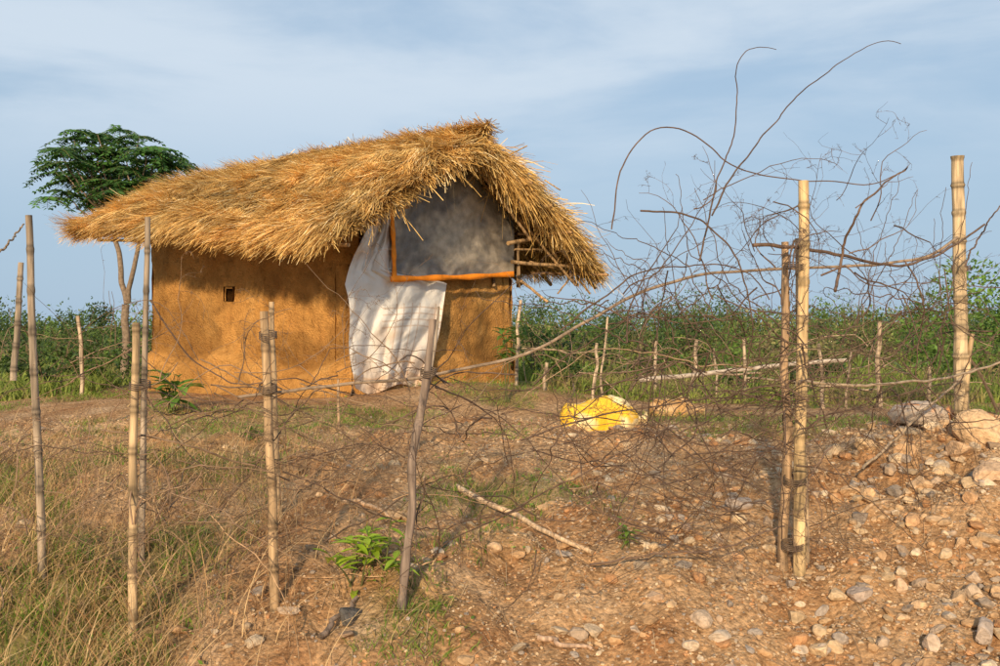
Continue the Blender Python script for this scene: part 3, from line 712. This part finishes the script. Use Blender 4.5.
leafy('broadleaf_sapling',506,400,.74,5,.17,.055,(.08,.15,.02),(.20,.32,.05),D=9.7,spread=.16,nl_=9,lowz=.75)
leafy('weed_plant',625,548,.14,4,.07,.024,(.14,.24,.03),(.28,.40,.05),spread=.5,nl_=6)
leafy('weed_plant',560,400,.4,6,.12,.04,(.07,.13,.02),(.18,.28,.04),D=11.5,spread=.4,nl_=8)
leafy('weed_plant',250,440,.16,6,.08,.03,(.1,.2,.03),(.24,.36,.05),spread=.5,nl_=6)
A=Acc();n=26000;y=U(4.0,12,n);x=U(-.58,.58,n)*y;k=gd(x,y)*ss(.42,.57,fbm(x*3.3,y*3.3,15,3))>U(.1,.9,n);x,y=x[k],y[k];n=len(x)
d=nrm(Nn(0,1,(n,3))*[1,1,.3]+[0,0,.25]);leaves(A,np.stack([x,y,H(x,y)+U(.005,.07,n)],-1),d,nrm(Nn(0,.3,(n,3))+[0,0,1]),U(.02,.045,n),U(.01,.024,n),mixc((.10,.2,.02),(.28,.40,.07),U(0,1,n)))
A.obj('ground_weeds',M_leaf)
# ---------------- background thicket
A=Acc();B=Acc()
def bush(cx,cy,w,h,n,c,ls,z0=None):
    z0=float(H(cx,cy)) if z0 is None else z0
    k=max(3,int(w*3));cc=np.stack([Nn(0,w*.42,k),Nn(0,w*.3,k),h*(.35+.45*U(0,1,k))],-1);cr=U(.22,.42,k)*min(w,h*1.2)
    ix=rng.integers(0,k,n);d=rdir(n);p=cc[ix]+d*cr[ix][:,None]*(U(0,1,n)**.4)[:,None]*[1,1,.9]
    m=p[:,2]>0;p=p[m];d=d[m];nn_=len(p)
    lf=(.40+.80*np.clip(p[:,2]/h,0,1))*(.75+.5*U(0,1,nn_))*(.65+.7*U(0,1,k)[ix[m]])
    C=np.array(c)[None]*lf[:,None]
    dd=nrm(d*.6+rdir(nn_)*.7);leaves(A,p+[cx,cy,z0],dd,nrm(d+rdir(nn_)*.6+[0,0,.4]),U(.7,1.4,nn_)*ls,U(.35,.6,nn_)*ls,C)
    st=3;p0=np.repeat([[cx,cy,z0]],st,0).astype(float);W=walk(p0,nrm(Nn(0,.4,(st,3))+[0,0,1]),np.full(st,h*.9),8,.1,0)
    tubes(B,W,np.full((st,1),.012+.003*h)*np.linspace(1,.3,8)[None],np.tile([[.16,.11,.07]],(st,1)),4)
pal=[(.06,.11,.025),(.10,.16,.03),(.14,.22,.04),(.20,.25,.06),(.06,.10,.03),(.26,.24,.09),(.12,.20,.03),(.08,.13,.03)]
for D,cnt in ((13.5,22),(16,28),(19,32),(23,40),(28,46),(35,56),(45,66),(60,84)):
    for j in range(cnt):
        cy=D*U(.9,1.13);px=U(-60,1060);cx=(px-500)/F*cy
        if -5.2<cx<.6 and cy<17: continue
        bigv=fbm(np.array(px*.016),np.array(D*.1),99,3)
        if D>=28: top=HY-(2+48*max(0,float(bigv)-.32)+U(-3,9))
        elif D>=19: top=HY+U(-16,24)-16*max(0,U(-3,1))
        else: top=HY+U(4,56)
        h=CZ-(top-HY)/F*cy+.1
        h=max(h,.25);w=h*U(.6,1.4)*(1+D/60)
        bush(cx,cy,w,h,int(240*U(.8,1.4)),pal[rng.integers(0,8)],.04+.0026*cy)
bush(P(1000,0,9.5)[0],9.5,.9,1.75,1700,(.11,.20,.035),.06)
for px,D,w,h,c in ((668,25,1.8,2.1,(.08,.14,.04)),(735,22,1.4,1.6,(.16,.24,.05)),(112,20,1.0,1.9,(.07,.12,.035)),(580,24,1.4,1.75,(.11,.18,.04)),(625,30,2.0,2.1,(.07,.12,.04)),(770,24,1.3,1.75,(.13,.2,.04)),(845,28,1.8,1.95,(.09,.15,.04)),(905,22,1.2,1.75,(.12,.19,.04)),(540,28,1.5,1.9,(.07,.12,.035)),(30,22,1.6,1.5,(.1,.16,.04)),(700,32,2.2,2.35,(.09,.15,.05)),(955,20,1.3,1.7,(.08,.14,.035)),(690,19,1.0,1.45,(.07,.12,.03))):
    bush(P(px,0,D)[0],D,w,h,int(520*w),c,.055+.0013*D)
for px,D,hh in ((640,17,1.0),(725,16,1.1),(860,18,1.2),(910,15,.9),(540,18,1.1),(770,20,1.4),(950,17,1.3),(60,17,1.0)):
    n=16;cx=(px-500)/F*D;a=U(0,6.28,n);d=nrm(np.stack([np.cos(a),np.sin(a),U(.5,1.6,n)],-1));t=np.linspace(0,1,8)
    c=np.array([cx,D,float(H(cx,D))+.1]);PT=c+d[:,None]*(U(.6,1,n)[:,None]*hh*t)[...,None];PT[...,2]-=.5*hh*t**2.2
    ribbons(A,PT,(.03*np.sin(np.pi*np.clip(t,.1,.95)))[None]*np.ones((n,1)),nrm(np.cross(d,[0,0,1.])),mixc((.12,.2,.03),(.25,.33,.07),U(0,1,n)))
th=empty('shrub_thicket');A.obj('thicket_leaves',M_leaf,th);B.obj('thicket_stems',M_twig,th)
# ---------------- tree
tree=empty('tree');D=15.0;A=Acc();B=Acc()
T0=P(124,0,D);T0[2]=float(H(T0[0],T0[1]))-.1
fork=P(127,305,D)
def limb(a,b_,r0,r1,K=18,wob=.05,sag=0):
    p=pole_pts(a,b_,K,wob);t=np.linspace(0,1,K);p[:,2]+=sag*np.sin(np.pi*t);tubes(A,p[None],np.linspace(r0,r1,K)[None],np.broadcast_to(np.array([.23,.17,.12]),(1,K,3)),8);return p
limb(T0,fork,.065,.055)
l1=limb(fork,P(112,228,D+.1),.045,.035);l2=limb(fork,P(142,230,D-.1),.04,.03)
n1=l1[-1];n2=l2[-1]
ends=[]
tg=[(58,150),(66,178),(57,164),(80,195),(72,138),(85,132),(100,134),(120,130),(138,137),(156,148),(172,157),(182,166),(178,182),(160,190),(145,185),(120,175),(100,180),(90,165),(110,155),(135,160),(150,168),(74,165),(128,195),(105,200),(146,150),(165,172),(82,150),(92,190),(64,192),(140,172),(95,148),(125,148),(108,168),(130,182),(84,178),(115,190),(152,178),(70,155)]
for (a,b_) in tg:
    e=P(a,b_,D+U(-1.0,1.0));s=n1 if a<125 else n2
    mid=s*.45+e*.55+np.array([0,0,-.1]);limb(s,mid,.022,.014,10,.04);limb(mid,e,.014,.006,10,.04);ends.append(e)
    ends.append(e*.8+mid*.2+Nn(0,.12,3))
ends=np.array(ends)
for e in ends:
    nf=9;sh=U(.55,1.3)
    a=U(0,6.28,nf);d=nrm(np.stack([np.cos(a),np.sin(a),U(-.05,.35,nf)],-1));t=np.linspace(0,1,10);Lf=U(.28,.48,nf)
    PT=e+d[:,None]*(Lf[:,None]*t)[...,None];PT[...,2]-=.42*Lf[:,None]*t**2
    tubes(A,PT,np.full((nf,10),.004),np.tile([[.14,.16,.05]],(nf,1)),3)
    s=nrm(np.cross(d,[0,0,1.]))
    for k in range(1,10):
        for sg in (-1,1):
            c=PT[:,k];dd=nrm(s*sg+d*.45+[0,0,-.35]+Nn(0,.12,(nf,3)))
            leaves(B,c,dd,np.tile([[0,-.4,1.]],(nf,1))+Nn(0,.35,(nf,3)),U(.07,.12,nf),U(.034,.048,nf),np.array([[.065,.16,.03]])*sh*U(.7,1.4,(nf,1)))
A.obj('trunk_and_limbs',M_twig,tree,True);B.obj('foliage',M_leaf,tree)
# ---------------- world
w=bpy.data.worlds.new("World");bpy.context.scene.world=w;w.use_nodes=True
nt=w.node_tree;N=nt.nodes;L=nt.links;bg=N['Background'];bg.inputs['Strength'].default_value=.14
EL=math.radians(19);AZ=math.radians(191)
sky=N.new('ShaderNodeTexSky');sky.sky_type='NISHITA';sky.sun_disc=False;sky.sun_elevation=EL;sky.sun_rotation=AZ;sky.dust_density=1.5;sky.air_density=1.0;sky.ozone_density=2.0
tc=N.new('ShaderNodeTexCoord');sx=N.new('ShaderNodeSeparateXYZ');L.new(tc.outputs['Generated'],sx.inputs[0])
mp=N.new('ShaderNodeMapping');mp.inputs['Scale'].default_value=(1.3,1.3,5);mp.inputs['Rotation'].default_value=(0,-.10,0);mp.inputs['Location'].default_value=(3.1,0,.9);L.new(tc.outputs['Generated'],mp.inputs[0])
n1=N.new('ShaderNodeTexNoise');n1.inputs['Scale'].default_value=2.0;n1.inputs['Detail'].default_value=9;n1.inputs['Roughness'].default_value=.55;n1.inputs['Distortion'].default_value=.3;L.new(mp.outputs[0],n1.inputs[0])
def mr(src,a,b_,c,d):
    m=N.new('ShaderNodeMapRange');m.interpolation_type='SMOOTHSTEP';m.inputs[1].default_value=a;m.inputs[2].default_value=b_;m.inputs[3].default_value=c;m.inputs[4].default_value=d;L.new(src,m.inputs[0]);return m.outputs[0]
def mul(a,b_):
    m=N.new('ShaderNodeMath');m.operation='MULTIPLY';L.new(a,m.inputs[0]);L.new(b_,m.inputs[1]);return m.outputs[0]
def rgb(*c):
    r=N.new('ShaderNodeRGB');r.outputs[0].default_value=(*c,1);return r.outputs[0]
haze=mr(sx.outputs[2],.0,.45,.92,.6)
c=mixn(haze,sky.outputs[0],rgb(2.85,3.9,5.05))
cm=mul(mr(n1.outputs['Fac'],.32,.66,.05,.85),mr(sx.outputs[2],.08,.26,.08,1))
c=mixn(cm,c,rgb(4.8,5.5,6.25))
L.new(c,bg.inputs['Color'])
# ---------------- sun
sd=bpy.data.lights.new('sun','SUN');sd.energy=5.0;sd.angle=math.radians(2.0);sd.color=(1,.78,.51)
so=bpy.data.objects.new('sun',sd);bpy.context.collection.objects.link(so)
dirv=Vector((math.sin(AZ)*math.cos(EL),math.cos(AZ)*math.cos(EL),math.sin(EL)))
so.rotation_euler=dirv.to_track_quat('Z','Y').to_euler();so.location=dirv*30
# ---------------- camera
cd=bpy.data.cameras.new('camera');cd.lens=35;cd.sensor_width=36;cd.clip_end=3000;cd.clip_start=.05
co=bpy.data.objects.new('camera',cd);bpy.context.collection.objects.link(co);co.location=(0,0,CZ)
co.rotation_euler=(math.radians(90)-3/F,0,0);bpy.context.scene.camera=co
s=bpy.context.scene;s.view_settings.view_transform='Standard';s.view_settings.look='None';s.view_settings.exposure=0
